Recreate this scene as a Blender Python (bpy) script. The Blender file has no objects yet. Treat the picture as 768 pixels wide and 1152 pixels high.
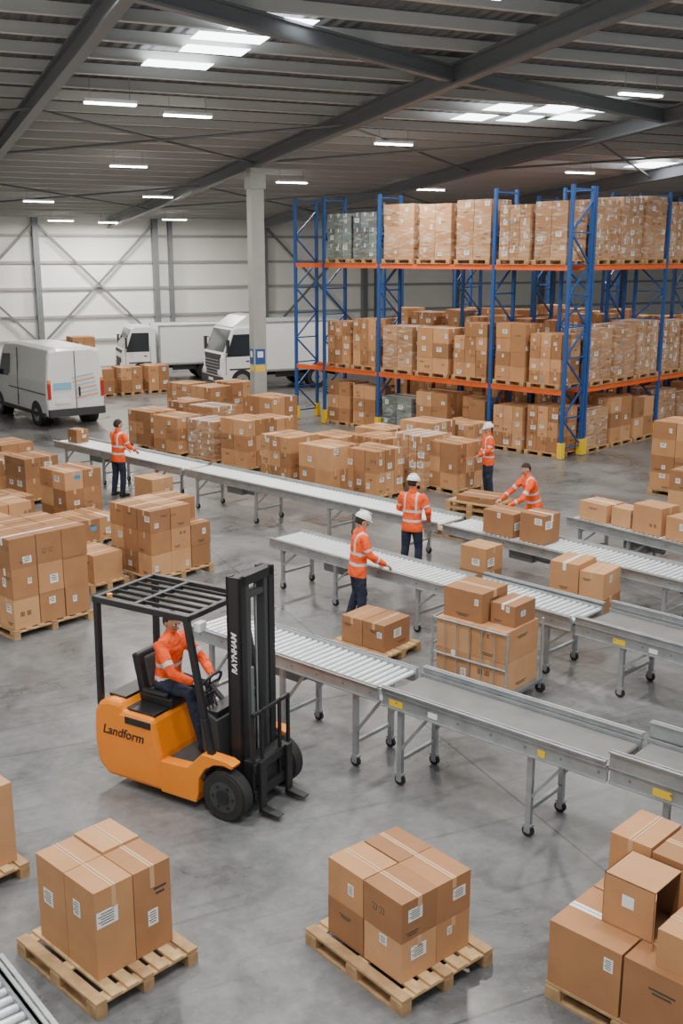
import bpy, math, random
from mathutils import Vector, Matrix
R=random.Random(7)
V=Vector
COL=bpy.context.scene.collection
def TR(x,y,z=0,deg=0): return Matrix.Translation((x,y,z))@Matrix.Rotation(math.radians(deg),4,'Z')

# ------------------------------------------------------------ materials
def mat(name,col,rough=.6,metal=0,nscale=0,namt=0,bump=0,bscale=40,emis=0,coat=0,bdist=.02):
    m=bpy.data.materials.new(name);m.use_nodes=True;n=m.node_tree.nodes;l=m.node_tree.links
    b=n['Principled BSDF'];b.inputs['Base Color'].default_value=(*col,1);b.inputs['Roughness'].default_value=rough;b.inputs['Metallic'].default_value=metal
    if coat: b.inputs['Coat Weight'].default_value=coat;b.inputs['Coat Roughness'].default_value=.15
    if emis:
        b.inputs['Emission Color'].default_value=(*col,1);b.inputs['Emission Strength'].default_value=emis
    if namt or bump:
        tc=n.new('ShaderNodeTexCoord')
    if namt:
        t=n.new('ShaderNodeTexNoise');t.inputs['Scale'].default_value=nscale;t.inputs['Detail'].default_value=5;l.new(tc.outputs['Object'],t.inputs['Vector'])
        r=n.new('ShaderNodeMapRange');r.inputs[1].default_value=.3;r.inputs[2].default_value=.7;r.inputs[3].default_value=1-namt;r.inputs[4].default_value=1+namt;l.new(t.outputs['Fac'],r.inputs[0])
        h=n.new('ShaderNodeHueSaturation');h.inputs['Color'].default_value=(*col,1);l.new(r.outputs[0],h.inputs['Value']);l.new(h.outputs[0],b.inputs['Base Color'])
    if bump:
        t=n.new('ShaderNodeTexNoise');t.inputs['Scale'].default_value=bscale;t.inputs['Detail'].default_value=4;t.inputs['Distortion'].default_value=.8;l.new(tc.outputs['Object'],t.inputs['Vector'])
        u=n.new('ShaderNodeBump');u.inputs['Strength'].default_value=bump;u.inputs['Distance'].default_value=bdist;l.new(t.outputs['Fac'],u.inputs['Height']);l.new(u.outputs[0],b.inputs['Normal'])
    return m
CB=[mat('cardboard_%d'%i,c,.8,0,3,.09) for i,c in enumerate([(.49,.245,.108),(.385,.182,.078),(.56,.295,.14),(.32,.15,.064)])]
def wrapmat(name,c,hi=(.72,.64,.57,1)):
    m=mat(name,c,.28,0,0,0,.8,7,coat=.7);n=m.node_tree.nodes;l=m.node_tree.links
    tc=n.new('ShaderNodeTexCoord');t=n.new('ShaderNodeTexNoise');t.inputs['Scale'].default_value=3.2;t.inputs['Detail'].default_value=5;t.inputs['Distortion'].default_value=1.2
    mp=n.new('ShaderNodeMapping');mp.inputs['Scale'].default_value=(.6,.6,2.6);l.new(tc.outputs['Object'],mp.inputs[0]);l.new(mp.outputs[0],t.inputs['Vector'])
    r=n.new('ShaderNodeValToRGB');r.color_ramp.elements[0].position=.50;r.color_ramp.elements[0].color=(*c,1);r.color_ramp.elements[1].position=.80;r.color_ramp.elements[1].color=hi  # pale streaks paint the film's highlights into the base colour
    l.new(t.outputs['Fac'],r.inputs[0]);l.new(r.outputs[0],n['Principled BSDF'].inputs['Base Color']);return m
CW=[wrapmat('stretch_wrapped_cardboard_%d'%i,c) for i,c in enumerate([(.45,.245,.125),(.39,.205,.10),(.50,.285,.15)])]
CG=[wrapmat('wrapped_grey_goods_%d'%i,c,(.5,.52,.5,1)) for i,c in enumerate([(.12,.16,.15),(.18,.22,.21),(.10,.13,.14)])]
TAPE=mat('packing_tape',(.58,.36,.19),.35);LABEL=mat('white_label',(.82,.82,.80),.5);INK=mat('print_ink',(.05,.045,.04),.6);SEAM=mat('carton_seam',(.13,.068,.034),.9);BLULAB=mat('blue_label',(.1,.3,.5),.5)
INSHADE=mat('carton_inside_shade',(.20,.10,.045),.9)  # cardboard darkened to paint in the shade inside the open carton
WOOD=mat('pallet_wood',(.58,.38,.185),.8,0,8,.25,.3,30);WOOD2=mat('pallet_wood_dark',(.40,.245,.12),.85,0,8,.25)
STEEL=mat('galvanised_steel',(.38,.40,.41),.42,.55,6,.14);STEELD=mat('painted_grey_steel',(.19,.205,.215),.5,.3,4,.08)
ROLL=mat('conveyor_roller_steel',(.82,.85,.88),.3,.35);BELT=mat('conveyor_belt_rubber',(.17,.165,.16),.75,0,3,.15)
BLACK=mat('black_paint',(.015,.015,.017),.45);RUB=mat('tyre_rubber',(.02,.02,.02),.8,0,0,0,.3,60);DGREY=mat('dark_grey_plastic',(.045,.047,.05),.6)
ORG=mat('forklift_orange_paint',(.90,.25,.008),.35,0,2,.06,coat=.3);BLUE=mat('rack_blue_paint',(.018,.08,.28),.45);ORB=mat('rack_orange_paint',(.82,.12,.015),.45);YEL=mat('yellow_paint',(.85,.55,.02),.5)
WHITE=mat('white_vehicle_paint',(.80,.82,.83),.3,0,coat=.4);GLASS=mat('dark_window_glass',(.03,.04,.05),.08,0);RED=mat('tail_light_red',(.5,.02,.02),.3);AMB=mat('amber_lens',(.8,.3,.03),.3);HEADL=mat('headlight_lens',(.85,.87,.9),.1)
HIV=mat('hi_vis_orange_fabric',(1.0,.10,.010),.75,0,9,.18,1.0,9,bdist=.05);REFL=mat('reflective_tape',(.62,.64,.62),.35);NAVY=mat('navy_workwear',(.018,.025,.05),.85,0,12,.3,1.0,9,bdist=.05);SKIN=mat('skin',(.52,.27,.18),.55);HAIR=mat('dark_hair',(.03,.018,.012),.8);HELM=mat('white_hard_hat',(.85,.85,.83),.3);BOOT=mat('black_boot',(.02,.018,.016),.6);GLOV=mat('grey_work_glove',(.5,.5,.48),.8);EYEW=mat('eye_white',(.8,.8,.8),.3);LIP=mat('lips',(.38,.13,.1),.5)
LED=mat('led_tube',(1,.97,.9),.5,emis=30);SKY=mat('skylight_panel',(.90,.96,1),.5,emis=9)

# ------------------------------------------------------------ mesh builder
class MB:
    def __init__(s): s.v=[];s.f=[];s.m=[];s.mats=[];s.s=[]
    def mi(s,m):
        if m not in s.mats: s.mats.append(m)
        return s.mats.index(m)
    def add(s,vs,fs,m,M=None,smooth=False):
        o=len(s.v);i=s.mi(m)
        for v in vs:
            v=V(v); s.v.append(M@v if M is not None else v)
        for f in fs: s.f.append([o+k for k in f]);s.m.append(i);s.s.append(smooth)
    def box(s,c,d,m,M=None,rx=0,ry=0,rz=0):
        Q=Matrix.Translation(c)
        if rx or ry or rz:
            Q=Q@Matrix.Rotation(math.radians(rz),4,'Z')@Matrix.Rotation(math.radians(ry),4,'Y')@Matrix.Rotation(math.radians(rx),4,'X')
        if M is not None: Q=M@Q
        x,y,z=d[0]/2,d[1]/2,d[2]/2
        s.add([(-x,-y,-z),(x,-y,-z),(x,y,-z),(-x,y,-z),(-x,-y,z),(x,-y,z),(x,y,z),(-x,y,z)],[(0,3,2,1),(4,5,6,7),(0,1,5,4),(1,2,6,5),(2,3,7,6),(3,0,4,7)],m,Q)
    def bb(s,a,b,m,M=None): s.box(((a[0]+b[0])/2,(a[1]+b[1])/2,(a[2]+b[2])/2),(abs(b[0]-a[0]),abs(b[1]-a[1]),abs(b[2]-a[2])),m,M)
    def cyl(s,p,q,r,m,n=12,r2=None,M=None,smooth=True):
        p=V(p);q=V(q);r2=r if r2 is None else r2;t=(q-p).normalized();a=t.orthogonal().normalized();b=t.cross(a)
        vs=[p+(a*math.cos(k*2*math.pi/n)+b*math.sin(k*2*math.pi/n))*r for k in range(n)]+[q+(a*math.cos(k*2*math.pi/n)+b*math.sin(k*2*math.pi/n))*r2 for k in range(n)]
        s.add(vs,[(k,(k+1)%n,n+(k+1)%n,n+k) for k in range(n)],m,M,smooth)
        s.add(vs,[tuple(range(n-1,-1,-1)),tuple(range(n,2*n))],m,M)
    def bar(s,p,q,w,h,m,M=None,up=(0,0,1)):
        p=V(p);q=V(q);t=(q-p).normalized();up=V(up)
        if abs(t.dot(up))>.99: up=V((1,0,0))
        a=t.cross(up).normalized()*w/2;b=a.cross(t).normalized()*h/2
        s.add([p-a-b,p+a-b,p+a+b,p-a+b,q-a-b,q+a-b,q+a+b,q-a+b],[(0,1,2,3),(7,6,5,4),(0,4,5,1),(1,5,6,2),(2,6,7,3),(3,7,4,0)],m,M)
    def tube(s,pts,rad,m,n=12,side=(1,0,0),M=None,smooth=True):
        pts=[V(p) for p in pts];vs=[];N=len(pts)
        for i,p in enumerate(pts):
            t=(pts[min(i+1,N-1)]-pts[max(i-1,0)]).normalized();a=V(side)-t*V(side).dot(t)
            if a.length<.05: a=t.orthogonal()
            a.normalize();b=t.cross(a);r=rad[i];rx,ry=(r,r) if not isinstance(r,tuple) else r
            for k in range(n):
                w=k*2*math.pi/n;vs.append(p+a*math.cos(w)*rx+b*math.sin(w)*ry)
        fs=[(i*n+k,i*n+(k+1)%n,(i+1)*n+(k+1)%n,(i+1)*n+k) for i in range(N-1) for k in range(n)]
        fs+= [tuple(range(n-1,-1,-1)),tuple(range((N-1)*n,N*n))]
        s.add(vs,fs,m,M,smooth)
    def ell(s,c,r,m,M=None,nu=16,nv=10,fn=None,vmin=-1.0):
        vs=[];fs=[]
        for j in range(nv+1):
            ph=-math.pi/2+math.pi*j/nv
            for k in range(nu):
                th=2*math.pi*k/nu;p=V((math.cos(ph)*math.cos(th),math.cos(ph)*math.sin(th),max(math.sin(ph),vmin)))
                if fn:p=fn(p)
                vs.append((c[0]+p.x*r[0],c[1]+p.y*r[1],c[2]+p.z*r[2]))
        fs=[(j*nu+k,j*nu+(k+1)%nu,(j+1)*nu+(k+1)%nu,(j+1)*nu+k) for j in range(nv) for k in range(nu)]
        s.add(vs,fs,m,M,True)
    def prof(s,pts,y0,y1,m,M=None):
        n=len(pts);vs=[(x,y0,z) for x,z in pts]+[(x,y1,z) for x,z in pts]
        s.add(vs,[tuple(range(n)),tuple(range(2*n-1,n-1,-1))]+[(k,n+k,n+(k+1)%n,(k+1)%n) for k in range(n)],m,M)
    def mesh(s,name):
        me=bpy.data.meshes.new(name);me.from_pydata([tuple(v) for v in s.v],[],s.f)
        for m in s.mats: me.materials.append(m)
        me.polygons.foreach_set('material_index',s.m);me.polygons.foreach_set('use_smooth',s.s);me.update();return me
    def obj(s,name,M=None,bevel=0,parent=None,fix=False):
        me=s.mesh(name)
        if fix:
            import bmesh
            bm=bmesh.new();bm.from_mesh(me);bmesh.ops.recalc_face_normals(bm,faces=bm.faces);bm.to_mesh(me);bm.free()
        o=bpy.data.objects.new(name,me);COL.objects.link(o)
        if M is not None:o.matrix_world=M
        if parent is not None:o.parent=parent
        if bevel:
            b=o.modifiers.new('bevel','BEVEL');b.width=bevel;b.segments=2;b.limit_method='ANGLE';b.angle_limit=math.radians(40)
        return o

# ------------------------------------------------------------ building shell (frame: x=b across, y=t depth)
BM=Matrix.Rotation(math.radians(24.3),4,'Z')
T=56;TN=-14;B0=-6;B1=52
def zr(t): return 7.6+.065*(T-t) if t>8 else 10.72
m=MB();m.bb((B0-.3,TN,-.3),(B1+.3,T+.3,0),STEELD)
floor=m.obj('floor',BM)
fm=bpy.data.materials.new('polished_concrete');fm.use_nodes=True;n=fm.node_tree.nodes;l=fm.node_tree.links;b=n['Principled BSDF']
tc=n.new('ShaderNodeTexCoord');n1=n.new('ShaderNodeTexNoise');n1.inputs['Scale'].default_value=.55;n1.inputs['Detail'].default_value=9;n1.inputs['Roughness'].default_value=.66;n1.inputs['Distortion'].default_value=.4
n2=n.new('ShaderNodeTexNoise');n2.inputs['Scale'].default_value=7;n2.inputs['Detail'].default_value=9;n2.inputs['Roughness'].default_value=.7
n3=n.new('ShaderNodeTexNoise');n3.inputs['Scale'].default_value=1.0;n3.inputs['Detail'].default_value=6
mp=n.new('ShaderNodeMapping');mp.inputs['Scale'].default_value=(.35,9,1);mp.inputs['Rotation'].default_value=(0,0,1.15);l.new(tc.outputs['Object'],mp.inputs[0]);l.new(mp.outputs[0],n3.inputs[0])
l.new(tc.outputs['Object'],n1.inputs[0]);l.new(tc.outputs['Object'],n2.inputs[0])
ad=n.new('ShaderNodeMath');ad.operation='MULTIPLY_ADD';l.new(n2.outputs['Fac'],ad.inputs[0]);ad.inputs[1].default_value=.5;l.new(n1.outputs['Fac'],ad.inputs[2])
cr=n.new('ShaderNodeValToRGB');cr.color_ramp.elements[0].position=.55;cr.color_ramp.elements[0].color=(.078,.081,.085,1);cr.color_ramp.elements[1].position=.92;cr.color_ramp.elements[1].color=(.215,.216,.217,1)
l.new(ad.outputs[0],cr.inputs[0])
sr=n.new('ShaderNodeMapRange');sr.inputs[1].default_value=.58;sr.inputs[2].default_value=.70;sr.inputs[3].default_value=1;sr.inputs[4].default_value=.72;l.new(n3.outputs['Fac'],sr.inputs[0])
bk=n.new('ShaderNodeTexBrick');bk.offset=0;bk.inputs['Color1'].default_value=(1,1,1,1);bk.inputs['Color2'].default_value=(1,1,1,1);bk.inputs['Mortar'].default_value=(.5,.5,.5,1);bk.inputs['Scale'].default_value=1;bk.inputs['Mortar Size'].default_value=.012;bk.inputs['Brick Width'].default_value=6;bk.inputs['Row Height'].default_value=6
l.new(tc.outputs['Object'],bk.inputs['Vector'])
mx=n.new('ShaderNodeMixRGB');mx.blend_type='MULTIPLY';mx.inputs[0].default_value=1;l.new(cr.outputs[0],mx.inputs[1]);l.new(bk.outputs['Color'],mx.inputs[2])
mx2=n.new('ShaderNodeMixRGB');mx2.blend_type='MULTIPLY';mx2.inputs[0].default_value=1;l.new(mx.outputs[0],mx2.inputs[1]);l.new(sr.outputs[0],mx2.inputs[2]);l.new(mx2.outputs[0],b.inputs['Base Color'])
mr=n.new('ShaderNodeMapRange');mr.inputs[1].default_value=.35;mr.inputs[2].default_value=.65;mr.inputs[3].default_value=.22;mr.inputs[4].default_value=.5;l.new(n1.outputs['Fac'],mr.inputs[0]);l.new(mr.outputs[0],b.inputs['Roughness'])
floor.data.materials.clear();floor.data.materials.append(fm)
WALL=mat('white_wall_cladding',(.84,.85,.82),.6,0,.5,.04);WTRIM=mat('wall_girt_grey',(.36,.37,.37),.5)
m=MB();m.bb((B0-.3,T,0),(B1+.3,T+.3,9),WALL);m.obj('wall_back',BM)
m=MB();m.bb((B0-.3,TN,0),(B0,T,11),WALL);m.obj('wall_left',BM)
m=MB();m.bb((B1,TN,0),(B1+.3,T,11),WALL);m.obj('wall_right',BM)
m=MB()
for z in (1.3,2.5,3.9,5.2,6.5): m.bb((B0,T-.12,z),(B1,T,z+.13),WTRIM)
for k in range(10):
    x=B0+2.6+k*6
    m.bb((x-.14,T-.4,0),(x+.14,T-.08,8),STEELD)
    if k%2: m.bb((x+.7,T-.4,0),(x+.9,T-.08,8),STEELD)
x=B0+2.6
for k in (0,1,2,4): 
    m.bar((x+k*6,T-.25,1.2),(x+k*6+6,T-.25,7.2),.1,.1,STEELD);m.bar((x+k*6,T-.25,7.2),(x+k*6+6,T-.25,1.2),.1,.1,STEELD)
m.obj('trim_wall_steelwork',BM)
ROOF=mat('roof_sheeting',(.17,.175,.175),.6,.2)
n=ROOF.node_tree.nodes;l=ROOF.node_tree.links;tc=n.new('ShaderNodeTexCoord');w=n.new('ShaderNodeTexWave');w.inputs['Scale'].default_value=1.1;l.new(tc.outputs['Object'],w.inputs[0])
u=n.new('ShaderNodeBump');u.inputs['Strength'].default_value=1;u.inputs['Distance'].default_value=.08;l.new(w.outputs['Fac'],u.inputs['Height']);l.new(u.outputs[0],n['Principled BSDF'].inputs['Normal'])
m=MB()
for t0,t1 in ((TN,8),(8,T+.3)):
    a,c=zr(t0),zr(t1)
    if t0==8:a=zr(8.001)
    m.add([(B0-.3,t0,a),(B1+.3,t0,a),(B1+.3,t1,c),(B0-.3,t1,c),(B0-.3,t0,a+.15),(B1+.3,t0,a+.15),(B1+.3,t1,c+.15),(B0-.3,t1,c+.15)],[(0,3,2,1),(4,5,6,7),(0,1,5,4),(1,2,6,5),(2,3,7,6),(3,0,4,7)],ROOF)
m.obj('ceiling',BM)
PUR=mat('purlin_steel',(.58,.585,.56),.5,.05);RAF=mat('rafter_steel',(.19,.20,.21),.5,.2)
m=MB();t=9.0
while t<T:
    z=zr(t);m.bb((B0,t-.03,z-.20),(B1,t+.03,z-.01),PUR);m.bb((B0,t-.05,z-.23),(B1,t+.09,z-.20),PUR);t+=1.4
m.obj('roof_purlins',BM)
m=MB()
CBX,CT=12.28,34.0
for k in range(-2,5):
    x=CBX+8*k
    for t0,t1 in ((TN,8.01),(8.01,T-.1)):
        a,c=zr(t0)-.22,zr(t1)-.22
        for (h0,h1,w) in ((0,.05,.24),(.05,.40,.04),(.40,.45,.24)):
            m.add([(x-w/2,t0,a-h1),(x+w/2,t0,a-h1),(x+w/2,t1,c-h1),(x-w/2,t1,c-h1),(x-w/2,t0,a-h0),(x+w/2,t0,a-h0),(x+w/2,t1,c-h0),(x-w/2,t1,c-h0)],[(0,3,2,1),(4,5,6,7),(0,1,5,4),(1,2,6,5),(2,3,7,6),(3,0,4,7)],RAF)
def tob(x,y): 
    p=BM.inverted()@V((x,y,0));return p.x,p.y
q=[tob(*p) for p in ((-6.5,14.2),(-2.6,18.7),(2.2,24.3),(9.4,31.0),(18.0,38.6))]
for (a,b_),(c,d) in zip(q,q[1:]):
    m.bar((a,b_,zr(b_)-.26),(c,d,zr(d)-.26),.18,.05,RAF);m.bar((a,b_,zr(b_)-.41),(c,d,zr(d)-.41),.05,.28,RAF);m.bar((a,b_,zr(b_)-.55),(c,d,zr(d)-.55),.18,.05,RAF)
for k in range(-2,4):
    x=CBX+8*k
    for t0,t1 in ((27,34),(40,48)):
        m.cyl((x,t0,zr(t0)-.5),(x+8,t1,zr(t1)-.5),.035,RAF,6);m.cyl((x+8,t0,zr(t0)-.5),(x,t1,zr(t1)-.5),.035,RAF,6)
m.obj('roof_rafters',BM)
m=MB();CONC=mat('column_grey_paint',(.34,.35,.345),.6,.1,2,.06);z=zr(CT)-.66
m.box((CBX,CT,z/2),(.44,.44,z),CONC);m.box((CBX,CT,z-.4),(.54,.54,.5),CONC);m.box((CBX,CT,.2),(.6,.6,.4),YEL)
for q in((0,-.225,0),(-.225,0,90)):
    m.box((CBX+q[0],CT+q[1],2.35),(.34,.01,.5),BLUE,rz=q[2]);m.box((CBX+q[0]*1.03,CT+q[1]*1.03,2.42),(.2,.01,.2),LABEL,rz=q[2]);m.box((CBX+q[0],CT+q[1],1.95),(.34,.012,.2),YEL,rz=q[2])
m.obj('support_column',BM,.015)
def sky(b,t,wb,lt,dz=.02):
    m=MB();z0,z1=zr(t-lt/2)-dz,zr(t+lt/2)-dz
    m.add([(b-wb/2,t-lt/2,z0),(b+wb/2,t-lt/2,z0),(b+wb/2,t+lt/2,z1),(b-wb/2,t+lt/2,z1)],[(0,3,2,1)],SKY);return m
k=1
for (x,y,wb,lt,dz) in ((-3.4,23.7,1.4,.6,.24),(-2.5,22.6,1.3,.6,.24),(-2.1,21.7,1.4,.6,.24),(-1.25,20.9,1.4,1.1,.24),(3.6,30.6,1.0,.9,.24),(4.3,29.4,1.0,.9,.24),(4.9,31.0,1.0,.9,.24),(5.6,29.8,1.0,.9,.24),(6.3,31.0,.95,.9,.24),(6.95,29.9,.95,.9,.24),(11.4,41.2,1.4,1.4,.24),(12.9,42.4,1.4,1.4,.24)):
    b_,t_=tob(x,y);sky(b_,t_,wb,lt,dz).obj('fill_skylight_%d'%k,BM);k+=1
for b_,t_ in ((0,4),(10,4),(20,4),(30,4),(0,-7),(12,-7),(24,-7),(30,14),(5,12.),(36,20),(-2,12)):  # glowing panels added out of view to brighten the hall
    sky(b_,t_,3.2,4.).obj('fill_skylight_%d'%k,BM);k+=1
def lamp(x,y,P=350,emit=True):
    b_,t_=tob(x,y);z=zr(t_)-.62
    m=MB();m.box((0,0,.05),(1.2,.2,.07),WHITE);m.box((0,0,.0),(1.15,.15,.04),LED)
    for s in (-.45,.45): m.cyl((s,0,.08),(s,0,.62),.01,STEEL,6)
    o=m.obj('ceiling_light',BM@Matrix.Translation((b_,t_,z)))
    if emit:
        L=bpy.data.lights.new('led_area','AREA');L.shape='RECTANGLE';L.size=1.15;L.size_y=.16;L.energy=P;L.color=(1,.94,.84)
        q=bpy.data.objects.new('led_area',L);COL.objects.link(q);q.parent=o;q.location=(0,0,-.03)
for x,y in ((-5.2,25.5),(-3.7,27.2),(-6.7,35.2),(-7.2,43.6),(-1.8,40.3),(1.5,32.3),(3.5,43.7),(6.9,26.2),(-13.2,52),(-11.2,53.6),(-8,53),(8.5,39.8),(-12,44),(13,40)):lamp(x,y)
for x,y in ((-4,17),(2,18),(8,17),(-3,9),(4,9),(0,3),(13,24),(16,33)):lamp(x,y,370)

# ------------------------------------------------------------ cartons, pallets
def carton(m,c,s,M=None,mats=CB,deco=True,rich=False):
    c=V(c);x,y,z=s[0]/2,s[1]/2,s[2]/2;m.box(c,s,R.choice(mats),M)
    if not deco:return
    zt=c.z+z+.0015;e=.0015
    lx=s[0]>=s[1]
    w=min(s[0],s[1])*.06
    tm=TAPE if mats is CB else LABEL
    if mats is CB and R.random()<.12: tm=LABEL
    if lx:
        m.box((c.x,c.y,zt),(s[0],w*2,.002),tm,M)
        if rich:m.box((c.x,c.y,zt+.002),(s[0]*.99,.006,.001),SEAM,M)
        for d in(-1,1): m.box((c.x+d*(x+e),c.y,c.z+z-.05*s[2]/.4),(.002,w*2,.1*s[2]/.4),tm,M)
    else:
        m.box((c.x,c.y,zt),(w*2,s[1],.002),tm,M)
        if rich:m.box((c.x,c.y,zt+.002),(.006,s[1]*.99,.001),SEAM,M)
        for d in(-1,1): m.box((c.x,c.y+d*(y+e),c.z+z-.05*s[2]/.4),(w*2,.002,.1*s[2]/.4),tm,M)
    def face(f,a,h,W,H_,mt,o=0):
        if f==0:m.box((c.x+a,c.y-y-e-o,c.z+h),(W,.002,H_),mt,M)
        if f==1:m.box((c.x+x+e+o,c.y+a,c.z+h),(.002,W,H_),mt,M)
        if f==2:m.box((c.x-a,c.y+y+e+o,c.z+h),(W,.002,H_),mt,M)
        if f==3:m.box((c.x-x-e-o,c.y-a,c.z+h),(.002,W,H_),mt,M)
    for f in range(4):
        fw=s[0] if f%2==0 else s[1]
        if R.random()<.7:
            L=min(s[2]*R.uniform(.2,.34),.14);W=L*R.choice([.7,1,1.4]);a=R.uniform(-.5,.5)*(fw-W)*.85;h=R.uniform(-.35,.45)*(s[2]-L)
            q=R.random()
            if q<.75:
                face(f,a,h,W,L,LABEL)
                for j in range(3 if not rich else 5):
                    face(f,a-W*.05*(j%2),h+L*(.34-j*(.24 if not rich else .16)),W*(.75 if j%2 else .6),L*(.10 if not rich else .06),INK,.001)
            elif q<.78: face(f,a,h,W,L,BLULAB)
            else:
                for j in range(2): face(f,a+(j-.5)*L*.8,h,L*.5,L*.5,INK);face(f,a+(j-.5)*L*.8,h,L*.4,L*.4,CB[1],.001);face(f,a+(j-.5)*L*.8,h,L*.1,L*.34,INK,.002)
        if R.random()<.45:
            a=R.choice([-.2,0,.2])*fw;h=R.choice([.22,-.3])*s[2]
            for j in range(2): face(f,a,h-j*s[2]*.06,fw*(.34-.1*j),s[2]*.025,INK)
def pallet(m,L=1.2,W=1.0,z0=0,M=None,c=(0,0)):
    x0,y0=c
    for k in range(3): 
        y=y0+(-.5+.5*k)*(W-.1);m.box((x0,y,z0+.011),(L,.1,.022),WOOD2,M)
        for j in range(3): m.box((x0+(-.5+.5*j)*(L-.14),y,z0+.062),(.14,.1,.08),WOOD2,M)
    for j in range(3): m.box((x0+(-.5+.5*j)*(L-.14),y0,z0+.111),(.12,W,.02),WOOD,M)
    N=7
    for k in range(N): m.box((x0,y0+(-.5+k/(N-1))*(W-.1),z0+.132),(L,.1,.022),WOOD if k%3 else WOOD2,M)
PH=.145
def load(x,y,deg,nx=3,ny=2,nz=3,L=1.15,W=.95,h=1.3,z0=0,mats=CB,pal=True,drop=(),name='pallet_of_boxes',jit=.012,rich=False,bev=0,pL=None,pW=None,off=(0,0)):
    m=MB();z=0
    if pal: pallet(m,pL or max(L+.06,.8),pW or max(W+.06,.8));z=PH
    bw,bd,bh=L/nx,W/ny,h/nz
    for k in range(nz):
        for i in range(nx):
            for j in range(ny):
                if (i,j,k) in drop: continue
                g=.006+R.random()*jit
                carton(m,(off[0]-L/2+bw*(i+.5)+R.uniform(-1,1)*jit/3,off[1]-W/2+bd*(j+.5)+R.uniform(-1,1)*jit/3,z+bh*(k+.5)),(bw-g,bd-g,bh-.002),None,mats,True,rich)
    return m.obj(name,TR(x,y,z0,deg),bev)
A=-43
load(-4.95,16.2,A,3,3,3,1.3,1.35,1.42,jit=.02)
load(-4.35,18.1,A,2,1,1,.8,.6,.5)
load(-3.3,18.85,A,3,3,3,1.2,1.35,1.2,drop=((2,2,2),),jit=.02)
load(-6.2,18.4,A,3,2,2,1.2,1.0,.9)
load(-5.75,22.2,A,2,2,3,.95,.9,1.15)
load(-5.2,21.0,A,2,2,1,1.0,.9,.42)
load(-6.9,20.6,A,3,2,2,1.15,1.0,.8)
load(-7.3,24.7,A,2,2,2,.9,.9,.95)
load(-8.3,25.6,A,2,2,2,1.1,.95,.75)
load(-7.3,22.4,A,2,2,1,1.,.95,.5)
load(-8.9,28.0,A,3,2,2,1.1,.95,.7)
load(-4.35,24.15,A,1,1,1,.68,.6,.55)
for i,(x,y,h) in enumerate(((-5.7,31.9,1.0),(-4.75,30.8,1.0),(-3.6,29.7,1.05),(-4.9,33.3,1.1),(-3.9,32.2,1.1),(-2.55,28.6,1.25),(-2.1,30.4,1.0),(-5.5,38.0,1.1),(-4.5,37.0,1.1),(-3.9,38.4,1.1),
    (-1.3,26.5,1.15),(-.3,25.4,1.1),(.75,25.2,1.05),(-.1,27.1,1.05),(1.0,26.6,1.1),(2.0,26.4,1.2),(2.75,25.9,1.1),(2.3,28.2,1.25),(3.3,28.8,1.1),(1.1,28.6,1.0))):
    wr=R.random()<.15
    load(x,y,A+R.uniform(-3,3),R.choice([2,3,4]),R.choice([2,3]),R.choice([2,3,3]),1.1,.98,h,drop=((0,0,2),) if R.random()<.3 else (),mats=CW if wr else CB)
load(-2.2,33.6,A,2,2,2,1.2,1.1,1.2)
load(8.3,25.4,A,2,2,4,1.2,1.1,1.65);load(9.6,23.9,A,2,2,3,1.2,1.1,1.3);load(7.9,23.2,A,2,2,2,.9,.9,.9)
load(2.35,17.25,A,1,1,2,.52,.5,.82,pL=.8,pW=.7)
m=MB();pallet(m,1.15,.95)
carton(m,(-.0,-.02,PH+.21),(.92,.72,.42),None,CB,True,True);carton(m,(-.2,.0,PH+.42+.24),(.48,.62,.48),None,CB,True,True);carton(m,(.25,.02,PH+.42+.2),(.40,.62,.40),None,CB,True,True)
m.obj('pallet_of_boxes',TR(3.8,15.98,0,-38),.004)
load(.50,14.85,-40,2,1,1,.8,.62,.40,pL=1.05,pW=.85,rich=True)
for x,y in ((-9.9,43.6),(-8.9,44.4),(-7.9,45.1),(-11.3,45.2)):load(x,y,35,2,2,2,.95,.95,1.0)
load(-11.5,47.5,30,2,2,3,1,1,2.0,mats=CB)
m=MB()
for k in range(3): pallet(m,1.2,1.0,k*.146)
carton(m,(.05,0,.438+.06),(.9,.7,.12));m.obj('pallet_stack',TR(3.05,22.9,0,-35))
m=MB();pallet(m,1.2,1.0);m.obj('empty_pallet',TR(2.5,21.6,0,-45))
# foreground left: four tall cartons
m=MB();pallet(m,1.18,.98)
for i in(-1,1):
    for j in (-1,1):
        h=.77 if not(i<0 and j>0) else .79
        carton(m,(i*.213-.05,j*.183+.04,PH+h/2),(.418,.358,h),None,CB,True,True)
m.obj('pallet_of_boxes',TR(-1.95,7.76,0,-44),.006)
load(.47,7.82,-50,2,2,2,.90,.78,.70,rich=True,bev=.006,pL=1.2,pW=1.02)
load(-3.72,9.02,-44,2,2,1,1.0,.92,.80,rich=True,bev=.006,pL=1.2,pW=1.02)
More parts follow.
